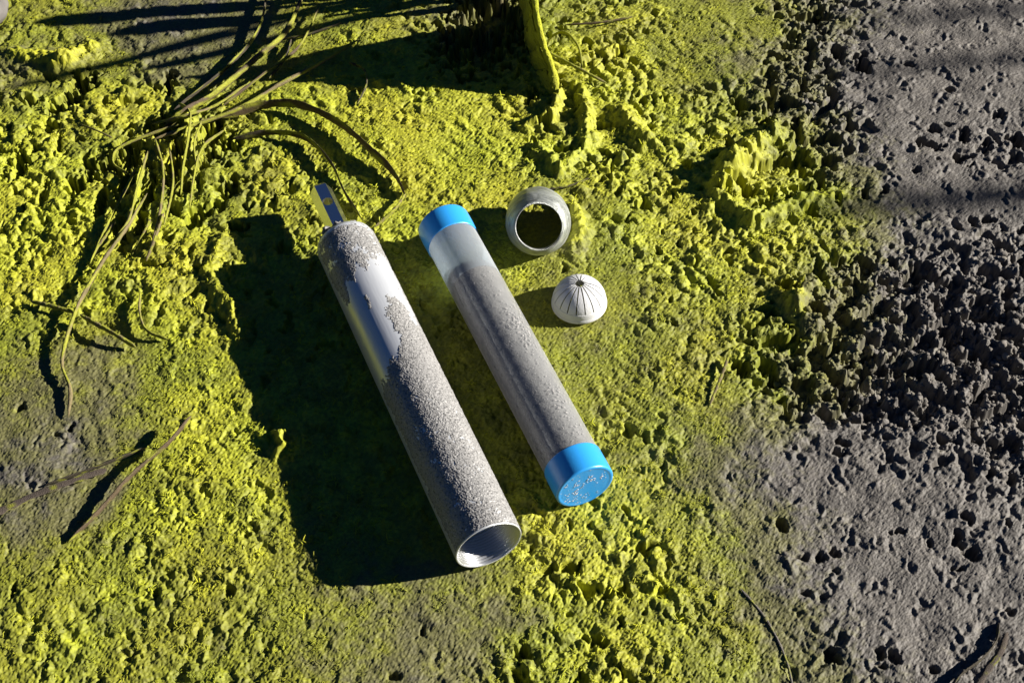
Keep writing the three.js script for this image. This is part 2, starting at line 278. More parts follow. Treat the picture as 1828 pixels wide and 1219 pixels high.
for (let v = 0; v < 3; v++) scatter('algae_threads' + (v ? '_00' + v : ''), 'hair thin threads of yellow green algae matted over the ground', filamentGeo(40 + v), algaeMat, 9000,
  (x, z) => { const g = cover(x, z); return sst(0.28, 0.75, g) * (0.25 + 0.75 * sst(-0.3, 0.3, noise(x * 30 + 60, z * 30))) * sst(-0.006, -0.002, heightAt(x, z)); }, (r) => 0.0016 + 0.0030 * r() * r(),
  (x, z, t, c) => { groundColor(cover(x, z) + 0.04, x, z, c); const k = 0.9 + 0.25 * t; c[0] *= k; c[1] *= k; c[2] *= k; }, 21 + v);
scatter('mud_crumbs', 'small crumbs of grey mud in the broken ground', blobGeo(9, 1, 0.6), S({ color: 0xffffff, roughness: 1 }), 60000,
  (x, z) => { const g = cover(x, z), k = sample(KF, x, z) ?? 0; return (1 - sst(0.3, 0.6, g)) * (0.002 + 0.9 * sst(0.35, 0.85, k)); }, (r) => 0.0008 + 0.0026 * r() * r(),
  (x, z, t, c) => { groundColor(Math.min(0.4, cover(x, z)), x, z, c); const k = 0.85 + 0.3 * t; c[0] *= k; c[1] *= k; c[2] *= k; }, 33);

// ---------------------------------------------------------------- stems and blades lying on the mat
function sweep(pts, wFn, hFn, rad = 8, ns = 60, colFn, seed = 1) {           // oval section along a curve, upright
  const cv = new THREE.CatmullRomCurve3(pts, false, 'centripetal'), pos = [], col = [], uv = [], idx = [], c = [0, 0, 0], T = new THREE.Vector3(), Sd = new THREE.Vector3(), Up = new THREE.Vector3();
  for (let i = 0; i <= ns; i++) {
    const t = i / ns, p = cv.getPoint(t); cv.getTangent(t, T); Sd.set(-T.z, 0, T.x); if (Sd.lengthSq() < 1e-6) Sd.set(1, 0, 0); Sd.normalize(); Up.crossVectors(T, Sd).normalize(); if (Up.y < 0) Up.negate();
    const tip = Math.sqrt(Math.min(1, Math.min(t, 1 - t) * 14 + 0.02));
    for (let k = 0; k <= rad; k++) {
      const a = k / rad * Math.PI * 2, n = 1 + 0.22 * noise(t * ns * 0.5 + seed * 9, (k % rad) * 1.7 + seed), w = wFn(t) * tip * n, h = hFn(t) * tip * n;
      pos.push(p.x + Sd.x * Math.cos(a) * w + Up.x * Math.sin(a) * h, p.y + Sd.y * Math.cos(a) * w + Up.y * Math.sin(a) * h, p.z + Sd.z * Math.cos(a) * w + Up.z * Math.sin(a) * h);
      colFn(t, Math.sin(a), c, p); col.push(c[0], c[1], c[2]); uv.push(t * 3, k / rad * 0.3);
      if (i < ns && k < rad) { const q = i * (rad + 1) + k, r = q + rad + 1; idx.push(q, r, q + 1, q + 1, r, r + 1); }
    }
  }
  const g = new THREE.BufferGeometry(); g.setAttribute('position', new THREE.Float32BufferAttribute(pos, 3)); g.setAttribute('color', new THREE.Float32BufferAttribute(col, 3)); g.setAttribute('uv', new THREE.Float32BufferAttribute(uv, 2)); g.setIndex(idx); g.computeVertexNormals(); return g;
}
const stemMat = S({ vertexColors: true, map: grainTex, bumpMap: bumpTex, bumpScale: 0.0006, roughness: 0.8, side: THREE.DoubleSide });
const TONE = { tan: [0.20, 0.155, 0.065], brown: [0.10, 0.065, 0.03], dark: [0.055, 0.042, 0.022], green: [0.30, 0.31, 0.018], olive: [0.22, 0.185, 0.06], red: [0.10, 0.075, 0.055], grey: [0.17, 0.15, 0.125], teal: [0.09, 0.11, 0.095] };
let stemSeed = 1;
// pts: photo points with the lift of the stem's middle above the mat in mm; w and h: half width and half height in mm
function stem(name, label, pts, w, h, tone, mossy, group, cat = 'seaweed') {
  const P3 = pts.map(([u, v, lift = 2]) => { let q = gp(u, v); for (let k = 0; k < 3; k++) q = gp(u, v, Math.max(-0.002, heightAt(q.x, q.z)) + lift / 1000); return q; });
  const sd = stemSeed++, base = TONE[tone], gr = TONE.green;
  const g = sweep(P3, (t) => w * (0.82 + 0.3 * noise(t * 7, sd)) / 1250, (t) => h * (0.85 + 0.3 * noise(t * 6 + 4, sd)) / 1150, 10, Math.max(30, P3.length * 16), (t, up, c, p) => { const m = sst(-0.1, 0.35, noise(t * 9 + sd * 5, up * 0.8 + sd) + mossy * 1.5 - 0.42), n = 1 + 0.3 * noise(t * 60, up * 3 + sd) + 0.25 * noise(t * 14, up * 1.5 + sd); for (let k = 0; k < 3; k++) c[k] = lerp(base[k], gr[k], m) * n; }, sd);
  const m = mesh(numbered(name), g, stemMat, scene); return tag(m, label, cat, group);
}
stem('seaweed_strand', 'thick yellow brown stem slanting across the mat from the picture edge to the torn fold', [[548, -30, 14], [508, 58, 16], [455, 105, 16], [375, 172, 14], [325, 200, 10], [290, 232, 4]], 3.4, 5.5, 'brown', 0.42);
stem('seaweed_strand', 'brown stem running beside the thick yellow brown one to the torn fold', [[640, 70, 6], [560, 118, 9], [500, 150, 10], [430, 192, 9], [350, 222, 8], [275, 248, 6]], 3.0, 3.6, 'tan', 0.38);
stem('eelgrass', 'long dark brown blade on edge in a wide arc toward the drive shank', [[395, 210, 4], [470, 187, 8], [530, 186, 11], [600, 216, 12], [660, 266, 11], [705, 312, 9], [724, 350, 5]], 1.3, 8.0, 'brown', 0.16, null, 'eelgrass');
stem('eelgrass', 'narrow dark blade curving inside the wide arc and passing behind the barrel', [[415, 248, 3], [480, 236, 6], [540, 244, 8], [590, 290, 8], [616, 345, 6], [645, 390, 3]], 1.2, 5.5, 'dark', 0.3, null, 'eelgrass');
stem('seaweed_strand', 'short tan stem at the end of the wide arc between barrel and blue cap', [[724, 346, 5], [704, 374, 9], [668, 406, 4]], 1.6, 2.6, 'tan', 0.45);
stem('seaweed_strand', 'thin pinkish tan stem hanging down from the torn fold', [[276, 248, 10], [290, 300, 11], [286, 370, 9], [266, 455, 4]], 2.0, 2.6, 'tan', 0.25);
stem('seaweed_strand', 'long tan stem winding down from the torn fold to the brown patch', [[262, 345, 8], [228, 402, 8], [184, 464, 9], [155, 514, 9], [134, 556, 11], [117, 607, 10], [110, 652, 8], [124, 694, 6], [121, 745, 3]], 2.6, 3.2, 'tan', 0.34);
stem('seaweed_strand', 'short tan stem joining the winding one near its upper bend', [[205, 395, 6], [185, 425, 7], [165, 452, 4]], 2.0, 2.4, 'tan', 0.4);
stem('seaweed_strand', 'mossy yellow stem lying right beside the winding tan one', [[268, 392, 9], [252, 424, 8], [238, 450, 3]], 2.0, 2.8, 'tan', 0.6);
stem('seaweed_strand', 'straight tan stem ending among yellow algae below the torn fold', [[292, 380, 8], [276, 425, 8], [260, 466, 3]], 2.0, 2.6, 'tan', 0.35);
stem('seaweed_strand', 'fuzzy olive stem crossing under the winding one beside a black gap', [[142, 562, 9], [170, 578, 11], [205, 597, 11], [242, 620, 4]], 2.6, 4.2, 'olive', 0.45);
stem('seaweed_strand', 'short fuzzy olive stem ending at the crossing of the winding one', [[54, 538, 3], [90, 546, 7], [130, 557, 7]], 2.6, 3.4, 'olive', 0.4);
stem('seaweed_strand', 'hooked mossy stem curling like a sickle beside the barrel shadow', [[250, 520, 5], [249, 560, 7], [262, 590, 7], [300, 606, 3]], 1.8, 3.2, 'olive', 0.55);
stem('seaweed_strand', 'lifted brown stem with a long black shadow on the smooth green mat', [[341, 742, 16], [300, 790, 15], [240, 842, 12], [178, 910, 8], [121, 968, 3]], 2.2, 3.8, 'brown', 0.2);
stem('dead_leaf', 'flat reddish grey leaf pressed on the bare mud patch', [[190, 838, 3], [130, 858, 4], [60, 884, 3], [-20, 922, 2]], 5, 0.6, 'red', 0.3, null, 'leaf');
stem('seaweed_strand', 'thin dark twig beside the flat reddish leaf', [[262, 798, 4], [170, 834, 5], [80, 866, 3]], 1.0, 2.8, 'dark', 0.1);
stem('seaweed_strand', 'short pale stem lying alone on the olive mat beside the crumbled mud', [[1301, 636, 4], [1288, 672, 4], [1268, 722, 2]], 2.2, 1.8, 'tan', 0.3);
stem('seaweed_strand', 'thin dark hooked twig on the bright patch by the big shadow', [[622, 112, 3], [648, 122, 5], [654, 150, 6], [638, 186, 2]], 1.4, 3.2, 'dark', 0.35);
stem('seaweed_strand', 'mossy stick leaning out from the foot of the draped algae', [[962, 84, 22], [1000, 104, 18], [1031, 121, 14], [1084, 149, 4]], 2.2, 2.4, 'olive', 0.6);
stem('seaweed_strand', 'looped mossy stem standing up beside the draped algae', [[974, 84, 6], [990, 62, 16], [1010, 58, 20], [1031, 80, 16], [1040, 118, 3]], 2.0, 2.2, 'olive', 0.7);
stem('seaweed_strand', 'thin dark twig lying just behind the steel ring', [[978, 338, 3], [1015, 332, 4], [1052, 318, 2]], 1.0, 1.6, 'dark', 0.2);
stem('seaweed_strand', 'thin brown twig above the draped algae on the lumpy mat', [[1010, 44, 6], [1070, 40, 7], [1130, 30, 4]], 1.0, 2.0, 'brown', 0.1);
stem('eelgrass', 'dark curled blade half buried in the mud beside the rust red blade', [[1783, 1112, 0], [1780, 1142, 4], [1752, 1178, 5], [1715, 1206, 4], [1690, 1245, 1]], 1.2, 4.5, 'dark', 0.02, null, 'eelgrass');
stem('eelgrass', 'rust red blade half buried in the mud', [[1800, 1128, 0], [1788, 1165, 1.5], [1766, 1195, 1.5], [1735, 1245, 0]], 3.2, 0.8, 'red', 0.03, null, 'eelgrass');
stem('seaweed_strand', 'thin grey root bordering the olive mat and the wrinkled mud', [[1322, 1050, 0], [1368, 1105, 0.3], [1405, 1180, 0.3], [1418, 1240, 0]], 1.5, 1.0, 'grey', 0.15);
stem('seaweed_strand', 'small dark stem lying on top of the blade shadow at the far mat', [[520, 70, 8], [508, 105, 8], [480, 140, 4]], 1.2, 3.0, 'dark', 0.1);

const TL = 'flat green brown strand in the tangle around the torn fold', TG = 'tangled strands around the torn fold';
for (const [pts, w, h, tone, m] of [
  [[[478, -20, 8], [458, 58, 9], [402, 122, 8], [310, 196, 3]], 1.4, 4, 'dark', 0.2], [[[570, 10, 7], [532, 84, 9], [470, 132, 9], [395, 190, 4]], 1.6, 2.6, 'brown', 0.35],
  [[[318, 222, 9], [245, 248, 9], [207, 268, 8], [202, 292, 7], [232, 312, 4]], 1.6, 2.6, 'olive', 0.5], [[[318, 184, 12], [338, 200, 14], [336, 240, 12], [326, 300, 9], [322, 348, 3]], 1.8, 3.4, 'olive', 0.6],
  [[[264, 268, 9], [245, 330, 9], [226, 398, 8], [188, 446, 3]], 1.7, 2.8, 'olive', 0.5], [[[242, 300, 7], [216, 352, 8], [182, 420, 7], [158, 478, 3]], 1.6, 3.0, 'tan', 0.5],
  [[[302, 262, 9], [308, 330, 9], [292, 402, 4]], 1.7, 3.0, 'olive', 0.55], [[[362, 210, 8], [346, 258, 9], [352, 306, 3]], 1.5, 2.6, 'olive', 0.6],
  [[[142, 222, 4], [170, 232, 6], [200, 246, 4]], 1.0, 1.6, 'tan', 0.2], [[[440, 150, 9], [380, 190, 11], [330, 206, 10], [270, 222, 5]], 2.2, 2.2, 'tan', 0.5],
  [[[610, 40, 4], [545, 62, 6], [500, 70, 4]], 1.0, 2.0, 'dark', 0.1], [[[400, 232, 4], [362, 262, 6], [345, 320, 6], [338, 372, 3]], 1.5, 2.8, 'olive', 0.6]]) stem('seaweed_strand', TL, pts, w, h, tone, m, TG);

// ---------------------------------------------------------------- algae draped over a leaning stick
{
  const B = gp(988, 160, 0.004), Tp = gp(926, -130, 0.165), t0 = thing('draped_algae', 'tall yellow green algae sheet draped over a leaning stick with a black hollow', 'algae');
  const F0 = gp(950, 160, 0), F1 = gp(938, -40, 0), nu = 70, nv = 70, pos = [], idx = [], col = [], c = [0, 0, 0], uv = [];
  for (let side = 0; side < 2; side++) for (let j = 0; j <= nv; j++) for (let i = 0; i <= nu; i++) {
    const t = j / nv, s = i / nu, R = B.clone().lerp(Tp, t); R.y += -0.012 * Math.sin(Math.PI * t) + 0.003 * noise(t * 14, 3); R.x += 0.004 * noise(t * 9, 8) + 0.005 * Math.sin(t * 10) * t;
    const F = F0.clone().lerp(F1, t); F.y = heightAt(F.x, F.z) - 0.006;
    const p = R.clone().lerp(F, s); p.y -= Math.sin(Math.PI * s) * 0.32 * (R.y - F.y);
    const fold = 0.010 * Math.sin(t * 34 + 2 * noise(t * 5, s * 2)) * Math.sin(Math.PI * Math.min(1, s * 1.4 + 0.1)) + 0.004 * noise(t * 30, s * 12) + 0.0022 * noise(t * 60, s * 40);
    p.x += fold * 0.6 + 0.0016 * noise(t * 90, s * 70); p.z += fold + 0.0016 * noise(t * 80 + 4, s * 80); p.y += (side ? -0.0022 : 0) + 0.0014 * noise(t * 50, s * 50); pos.push(p.x - (side ? 0.0012 : 0), p.y, p.z);
    groundColor(0.78, p.x * 2, p.z * 2 + s * 0.2, c); col.push(...c); uv.push(s, t);
    if (i < nu && j < nv) { const a = side * (nu + 1) * (nv + 1) + j * (nu + 1) + i, b = a + nu + 1; side ? idx.push(a, b, a + 1, a + 1, b, b + 1) : idx.push(a, a + 1, b, a + 1, b + 1, b); }
  }
  const g = new THREE.BufferGeometry(); g.setAttribute('position', new THREE.Float32BufferAttribute(pos, 3)); g.setAttribute('color', new THREE.Float32BufferAttribute(col, 3)); g.setAttribute('uv', new THREE.Float32BufferAttribute(uv, 2)); g.setIndex(idx); g.computeVertexNormals();
  const am = S({ vertexColors: true, bumpMap: bumpTex, bumpScale: 0.0012, roughness: 0.9, side: THREE.DoubleSide });
  mesh('sheet', g, am, t0);
  const ridge = []; for (let k = 0; k <= 6; k++) { const q = B.clone().lerp(Tp, k / 6); q.y += -0.012 * Math.sin(Math.PI * k / 6); q.x += 0.002 + 0.004 * noise(k * 1.5, 8) + 0.005 * Math.sin(k / 6 * 10) * k / 6; ridge.push(q); }
  ridge.unshift(gp(985, 175, -0.004));
  mesh('stick', sweep(ridge, (t) => (0.0046 - 0.002 * t) * (1 + 0.4 * noise(t * 11, 2)), (t) => (0.0046 - 0.002 * t) * (1 + 0.35 * noise(t * 13, 5)), 14, 80, (t, u, cc, p) => { groundColor(0.85, p.x * 2 + u * 0.02, p.z * 2, cc); }, 77), am, t0);
}

// ---------------------------------------------------------------- stone
{
  const g = blobGeo(15, 4, 0.12), q = gp(-16, 26), col = []; const p = g.attributes.position; for (let i = 0; i < p.count; i++) { const n = 1 + 0.25 * noise(p.getX(i) * 6, p.getY(i) * 6 + p.getZ(i) * 5); col.push(0.12 * n, 0.11 * n, 0.10 * n); }
  g.setAttribute('color', new THREE.Float32BufferAttribute(col, 3)); g.scale(0.019, 0.013, 0.026);
  const m = mesh('beach_stone', g, S({ vertexColors: true, roughness: 0.85 }), scene); m.position.set(q.x, heightAt(q.x, q.z) + 0.008, q.z);
  tag(m, 'pale rounded stone at the corner of the algae mat', 'stone');
}

// ---------------------------------------------------------------- soil sampler barrel
const grad = (i, n) => i / n;
function lathe(profile, n) { return new THREE.LatheGeometry(profile.map(([r, y]) => new THREE.Vector2(r, y)), n); }
function lyingGroup(B, name, label, cat) {                  // local +y runs along the axis away from the near end, local +z is up, local +x to the sun's side
  const g = thing(name, label, cat), y = new THREE.Vector3(-Math.sin(B.az), 0, -Math.cos(B.az)), z = new THREE.Vector3(0, 1, 0), x = new THREE.Vector3().crossVectors(y, z);
  g.quaternion.setFromRotationMatrix(new THREE.Matrix4().makeBasis(x, y, z)); g.position.copy(B.end); return g;
}
const steelRough = dataTex(256, (u, v) => { const r = 0.36 + 0.10 * tnoise(u, v, 8) + 0.07 * tnoise(u, v, 40); return [r, r, r]; }, false);
const steel = S({ color: rgb(0.66, 0.68, 0.70), metalness: 0.5, roughness: 1, roughnessMap: steelRough, bumpMap: bumpTex, bumpScale: 0.00012 });
const shinySteel = S({ color: rgb(0.72, 0.73, 0.74), metalness: 1, roughness: 0.22 });
const mudMat = S({ vertexColors: true, roughness: 0.42, map: grainTex, bumpMap: bumpTex, bumpScale: 0.0009 });
// a crust of mud on a cylinder of radius R: it sinks below the surface where there is none
function crust(R, y0, y1, thickness, nA, nY, colorFn, capEnd, open) {
  const pos = [], col = [], uv = [], idx = [], c = [0, 0, 0], T = new Float32Array((nA + 1) * (nY + 1)); let nv = 0;
  for (let j = 0; j <= nY; j++) for (let i = 0; i <= nA; i++) {
    const y = lerp(y0, y1, j / nY), a = i / nA * Math.PI * 2 - Math.PI, ph = a;             // ph = 0 is straight up, positive toward the sun
    const cy = capEnd ? capEnd(y) : 1, tk = T[nv++] = thickness(y, ph === Math.PI ? -Math.PI : ph), r = (R + tk) * cy;
    pos.push(Math.sin(ph) * r, y, Math.cos(ph) * r); colorFn(y, ph === Math.PI ? -Math.PI : ph, c); col.push(...c); uv.push(ph * R / 0.12, y / 0.12);
  }
  for (let j = 0; j < nY; j++) for (let i = 0; i < nA; i++) { const q = j * (nA + 1) + i, s = q + nA + 1; if (open && Math.max(T[q], T[q + 1], T[s], T[s + 1]) < 0) continue; idx.push(q, q + 1, s, q + 1, s + 1, s); }
  const g = new THREE.BufferGeometry(); g.setAttribute('position', new THREE.Float32BufferAttribute(pos, 3)); g.setAttribute('color', new THREE.Float32BufferAttribute(col, 3)); g.setAttribute('uv', new THREE.Float32BufferAttribute(uv, 2)); g.setIndex(idx); g.computeVertexNormals(); return g;
}
{
  const g = lyingGroup(BAR, 'soil_sampler', 'mud caked steel soil sampler barrel with open threaded end and drive shank', 'sampler');
  const R = BAR.r - 0.0007, L = BAR.L;
  // outer wall, rounded shoulder, end wall
  mesh('barrel', lathe([[R - 0.0016, 0.0004], [R - 0.0008, 0], [R - 0.0002, 0.0003], [R, 0.001], [R, 0.05], [R, 0.15], [R, 0.25], [R, L - 0.008], [R - 0.0012, L - 0.004], [R - 0.004, L - 0.0012], [R - 0.008, L], [0.004, L]], 128), steel, g);
  const inner = [[R - 0.0016, 0.0004]]; for (let k = 0; k < 15; k++) { const y = 0.001 + k * 0.0026; inner.push([R - 0.0017, y + 0.0003], [R - 0.0030, y + 0.0010], [R - 0.0030, y + 0.0015], [R - 0.0017, y + 0.0022]); }
  inner.push([R - 0.0035, 0.045], [R - 0.0035, L - 0.012], [0.0005, L - 0.012]);
  mesh('threaded_bore', lathe(inner.reverse(), 96), S({ color: rgb(0.56, 0.57, 0.58), metalness: 0.92, roughness: 0.34 }), g);
  // hexagonal shank with a cross hole, made of an outline with a hole extruded across the flats
  const sh = new THREE.Group(); sh.name = 'drive_shank'; g.add(sh);
  const AF = 0.0098, n = 6, hexPts = []; for (let k = 0; k < n; k++) { const a = Math.PI / 3 * k; hexPts.push([Math.cos(a) * AF / Math.cos(Math.PI / 6), Math.sin(a) * AF / Math.cos(Math.PI / 6)]); }
  {
    // six flats; the upper and lower flat carry the hole
    const y0 = L - 0.004, y1 = L + 0.071, hy = L + 0.046, hr = 0.0052, hw = hexPts[0][0] / 2, parts = [];
    const flat = (side) => {
      const s = new THREE.Shape(); s.moveTo(-hw, y0); s.lineTo(hw, y0); s.lineTo(hw, y1); s.lineTo(-hw, y1); s.closePath(); const ho = new THREE.Path(); ho.absarc(0, hy, hr, 0, Math.PI * 2, true); s.holes.push(ho);
      const q = new THREE.ShapeGeometry(s, 24); q.translate(0, 0, AF); if (side) q.rotateY(Math.PI); return q;
    };
    parts.push(flat(0), flat(1));
    for (const k of [1, 2, 4, 5]) { const q = new THREE.PlaneGeometry(hw * 2, y1 - y0); q.translate(0, (y0 + y1) / 2, AF); q.rotateY(k * Math.PI / 3); parts.push(q); }
    mesh('hexagon_bar', mergeGeometries(parts.map((q) => { const w = q.index ? q.toNonIndexed() : q; return w; })), P({ color: rgb(0.72, 0.73, 0.74), metalness: 1, roughness: 0.24, side: THREE.DoubleSide, bumpMap: bumpTex, bumpScale: 0.00003 }), sh);
    const tip = new THREE.CylinderGeometry(AF * 0.86 / Math.cos(Math.PI / 6), AF / Math.cos(Math.PI / 6), 0.003, 6, 1, false, Math.PI / 6); tip.rotateY(0); tip.translate(0, y1 + 0.0015, 0); 
    mesh('chamfered_tip', tip, shinySteel, sh);
    const bore = new THREE.CylinderGeometry(hr, hr, AF * 2, 24, 1, true); bore.rotateX(Math.PI / 2); bore.translate(0, hy, 0); mesh('cross_hole', bore, S({ color: rgb(0.6, 0.6, 0.6), metalness: 1, roughness: 0.35, side: THREE.DoubleSide }), sh);
  }
  // caked mud
  const mask = (y, ph) => {
    const a = ph, X = Math.cos(ph) * 1.0, Y = Math.sin(ph);
    const n = 0.55 * noise(y * 60 + Y * 1.4, X * 1.8 + 4) + 0.38 * noise(y * 170 + 3, ph * 5) * (Math.abs(ph) < 3 ? 1 : 0) + 0.52 * noise(y * 480, ph * 14) * (Math.abs(ph) < 3 ? 1 : 0);
    let m = 0.75;
    const under = sst(-1.22, -1.50, a + 0.14 * noise(y * 45, 2) + 0.07 * noise(y * 160, 7)); m -= 1.3 * under;                                    // clean strip on the shaded side
    const win = sst(0.192, 0.212, y - 0.020 * a + 0.014 * noise(ph * 3, 1) + 0.006 * noise(ph * 9, 4)) * sst(0.315, 0.288, y - 0.016 * a + 0.016 * noise(ph * 2.5, 5) + 0.006 * noise(ph * 8, 6)) * sst(1.5, 0.8, a);
    m -= 1.2 * win;
    const isle = Math.exp(-(((y - 0.237) / 0.021) ** 2) - (((a - 0.42) / 0.40) ** 2)) * 1.9 + Math.exp(-(((y - 0.207) / 0.017) ** 2) - (((a - 0.55) / 0.42) ** 2)) * 1.5 + Math.exp(-(((y - 0.262) / 0.010) ** 2) - (((a + 0.36) / 0.10) ** 2)) * 1.3;
    m += isle;
    m -= 0.55 * sst(0.29, 0.33, y) * (0.5 + 0.5 * noise(y * 70 + 20, ph * 2.2));
    return m + 0.75 * n - 0.12;
  };
  const th = (y, ph) => { const m = mask(y, ph), s = sst(-0.02, 0.30, m), wrap = Math.abs(ph) > 3 ? 0 : 1; return -0.0004 + s * (0.0007 + wrap * (0.00028 * (0.5 - billow(y * 420, ph * 12.5)) + 0.00034 * noise(y * 900 + 4, ph * 27 + 9) + 0.00025 * noise(y * 200, ph * 5 + 3))); };
  const cap = (y) => y > L - 0.012 ? Math.sqrt(Math.max(0.02, 1 - 0.55 * ((y - L + 0.012) / 0.016) ** 2)) : 1;
  mesh('mud_crust', crust(R, 0.0012, L + 0.0025, th, 300, 620, (y, ph, c) => { const n = (1 + 0.14 * noise(y * 300, ph * 9) + 0.10 * noise(y * 40, ph * 2)) * (1 - 0.7 * sst(0.38, 0.55, noise(y * 520 + 9, ph * 15 + 2))); c[0] = 0.35 * n; c[1] = 0.342 * n; c[2] = 0.33 * n; }, cap), mudMat, g);
  // clods on the shoulder round the shank
  const cl = []; for (let k = 0; k < 26; k++) { const q = blobGeo(100 + k, 2, 0.5), a = rnd() * 6.28, rr = 0.010 + rnd() * 0.014, s = 0.0022 + rnd() * 0.0035; q.scale(s, s * 0.7, s); q.translate(Math.sin(a) * rr, L + 0.0008, Math.cos(a) * rr); cl.push(q); }
  const clods = mergeGeometries(cl); { const n = clods.attributes.position.count, c = new Float32Array(n * 3), u = new Float32Array(n * 2); for (let i = 0; i < n; i++) { const w = 0.26 + 0.06 * rnd(); c.set([w * 1.04, w, w * 0.96], i * 3); u[i * 2] = clods.attributes.position.getX(i) * 8; u[i * 2 + 1] = clods.attributes.position.getZ(i) * 8; } clods.setAttribute('color', new THREE.BufferAttribute(c, 3)); clods.setAttribute('uv', new THREE.BufferAttribute(u, 2)); }
  mesh('mud_clods', clods, mudMat, g);
}

// ---------------------------------------------------------------- clear liner with a soil core and two blue caps
{
  const g = lyingGroup(LIN, 'core_liner', 'clear plastic core tube holding grey soil with a blue cap on each end', 'core tube');
  const R = 0.0250, L = LIN.L;
  const smear = dataTex(512, (u, v) => { const r = 0.36 + 0.10 * tnoise(u, v, 7) + 0.10 * tnoise(u, v, 60); return [r, r, r]; }, false);
  mesh('clear_tube', lathe([[R, 0.004], [R, 0.1], [R, 0.2], [R, L - 0.004]], 96), P({ color: rgb(0.93, 0.95, 0.96), transmission: 0.93, thickness: 0, ior: 1.5, roughness: 1, roughnessMap: smear, clearcoat: 0.6, clearcoatRoughness: 0.10, side: THREE.DoubleSide, specularIntensity: 1 }), g);
  // condensation inside the empty end
  mesh('condensation', lathe([[0.0246, 0.246], [0.0246, 0.285], [0.0246, L - 0.005]], 96), P({ color: rgb(0.66, 0.72, 0.77), transmission: 0.86, thickness: 0, ior: 1.33, roughness: 0.75, side: THREE.DoubleSide }), g);
  // soil core with a broken upper end
  const rc = 0.0243, top = (ph) => 0.254 + 0.004 * Math.sin(ph + 2.6) + 0.0012 * noise(ph * 7, 1) + 0.0012 * noise(ph * 18, 5);
  const nA = 220, nY = 360, pos = [], col = [], uv = [], idx = [];
  for (let j = 0; j <= nY + 12; j++) for (let i = 0; i <= nA; i++) {
    const ph = i / nA * Math.PI * 2 - Math.PI, pw = i === nA ? -Math.PI : ph, end = top(pw); let y, r = rc - 0.0004 + 0.0003 * noise(j * 0.08, pw * 4) + 0.00018 * noise(j * 0.5, pw * 18);
    if (j <= nY) y = lerp(0.006, end, j / nY); else { const t = (j - nY) / 12; y = end - 0.003 * t + 0.0015 * noise(pw * 4, t * 6); r *= 1 - t; }
    pos.push(Math.sin(pw) * r, y, Math.cos(pw) * r); uv.push(ph * rc / 0.09, y / 0.09);
    const n = 1 + 0.14 * noise(y * 90, pw * 3) + 0.10 * noise(y * 420, pw * 11); col.push(0.235 * n, 0.222 * n, 0.208 * n);
    if (i < nA && j < nY + 12) { const q = j * (nA + 1) + i, s = q + nA + 1; idx.push(q, q + 1, s, q + 1, s + 1, s); }
  }
  const cg = new THREE.BufferGeometry(); cg.setAttribute('position', new THREE.Float32BufferAttribute(pos, 3)); cg.setAttribute('color', new THREE.Float32BufferAttribute(col, 3)); cg.setAttribute('uv', new THREE.Float32BufferAttribute(uv, 2)); cg.setIndex(idx); cg.computeVertexNormals();
  mesh('soil_core', cg, S({ vertexColors: true, map: grainTex, bumpMap: bumpTex, bumpScale: 0.0004, roughness: 0.75 }), g);
  // dried splashes on the outside of the tube
  const wr = (ph) => Math.abs(ph) > 3 ? 0 : 1;
  const th = (y, ph) => { const blot = Math.exp(-(((y - 0.165) / 0.03) ** 2) - (((ph - 0.45) / 0.5) ** 2)) * 0.28 + Math.exp(-(((y - 0.075) / 0.03) ** 2) - (((ph - 0.35) / 0.5) ** 2)) * 0.18 + 0.30 * sst(-1.0, -1.35, ph) * sst(0.24, 0.18, y) + 0.14 * Math.exp(-(((y - 0.285) / 0.012) ** 2) - ((ph / 0.3) ** 2)); const n = wr(ph) * (0.5 * noise(y * 330 + 2, ph * 10) + 0.5 * noise(y * 760, ph * 22)); return -0.0002 + 0.0005 * sst(0.47, 0.64, n + blot); };
  mesh('mud_splashes', crust(R, 0.03, 0.246, th, 260, 400, (y, ph, c) => { const n = 1 + 0.25 * noise(y * 500, ph * 14); c[0] = 0.29 * n; c[1] = 0.275 * n; c[2] = 0.262 * n; }, null, true), S({ vertexColors: true, roughness: 0.6 }), g);
  // caps
  const capMat = P({ color: rgb(0.026, 0.30, 0.74), roughness: 0.34, clearcoat: 0.5, clearcoatRoughness: 0.3, bumpMap: bumpTex, bumpScale: 0.00008 }), rcap = LIN.r;
  const capGeo = () => lathe([[0.0002, 0.0008], [rcap - 0.0045, 0.0008], [rcap - 0.0030, 0.0004], [rcap - 0.0014, 0.0002], [rcap - 0.0004, 0.0009], [rcap, 0.0022], [rcap + 0.0001, 0.012], [rcap - 0.0001, 0.0262], [rcap - 0.0005, 0.0272], [R + 0.00015, 0.0274]], 96);
  const speckTex = mudMat;
  const c1 = mesh('end_cap', capGeo(), capMat, g), c2 = mesh('end_cap', capGeo(), capMat, g); c2.rotation.z = Math.PI; c2.position.y = L;
  c1.userData.label = 'blue end cap with a face smeared with mud'; c2.userData.label = 'clean blue end cap on the empty end of the tube';
  // scrapes of mud on the near cap's face
  { const nR = 60, nA2 = 160, p = [], cc = [], ix = []; for (let j = 0; j <= nR; j++) for (let i = 0; i <= nA2; i++) { const r = j / nR * (rcap - 0.0035), a = i / nA2 * Math.PI * 2, x = Math.cos(a) * r, z = Math.sin(a) * r, n = 0.6 * noise((x + z * 0.6) * 130, (z - x * 0.6) * 420 + 3) + 0.5 * noise(x * 800, z * 800) + 0.22 * noise(x * 60 + 5, z * 60); p.push(x, 0.0011 - 0.0007 * sst(0.30, 0.5, n), z); const w = 1 + 0.2 * noise(x * 900, z * 900); cc.push(0.5 * w, 0.5 * w, 0.5 * w); if (i < nA2 && j < nR) { const q = j * (nA2 + 1) + i, s = q + nA2 + 1; ix.push(q, s, q + 1, q + 1, s, s + 1); } }
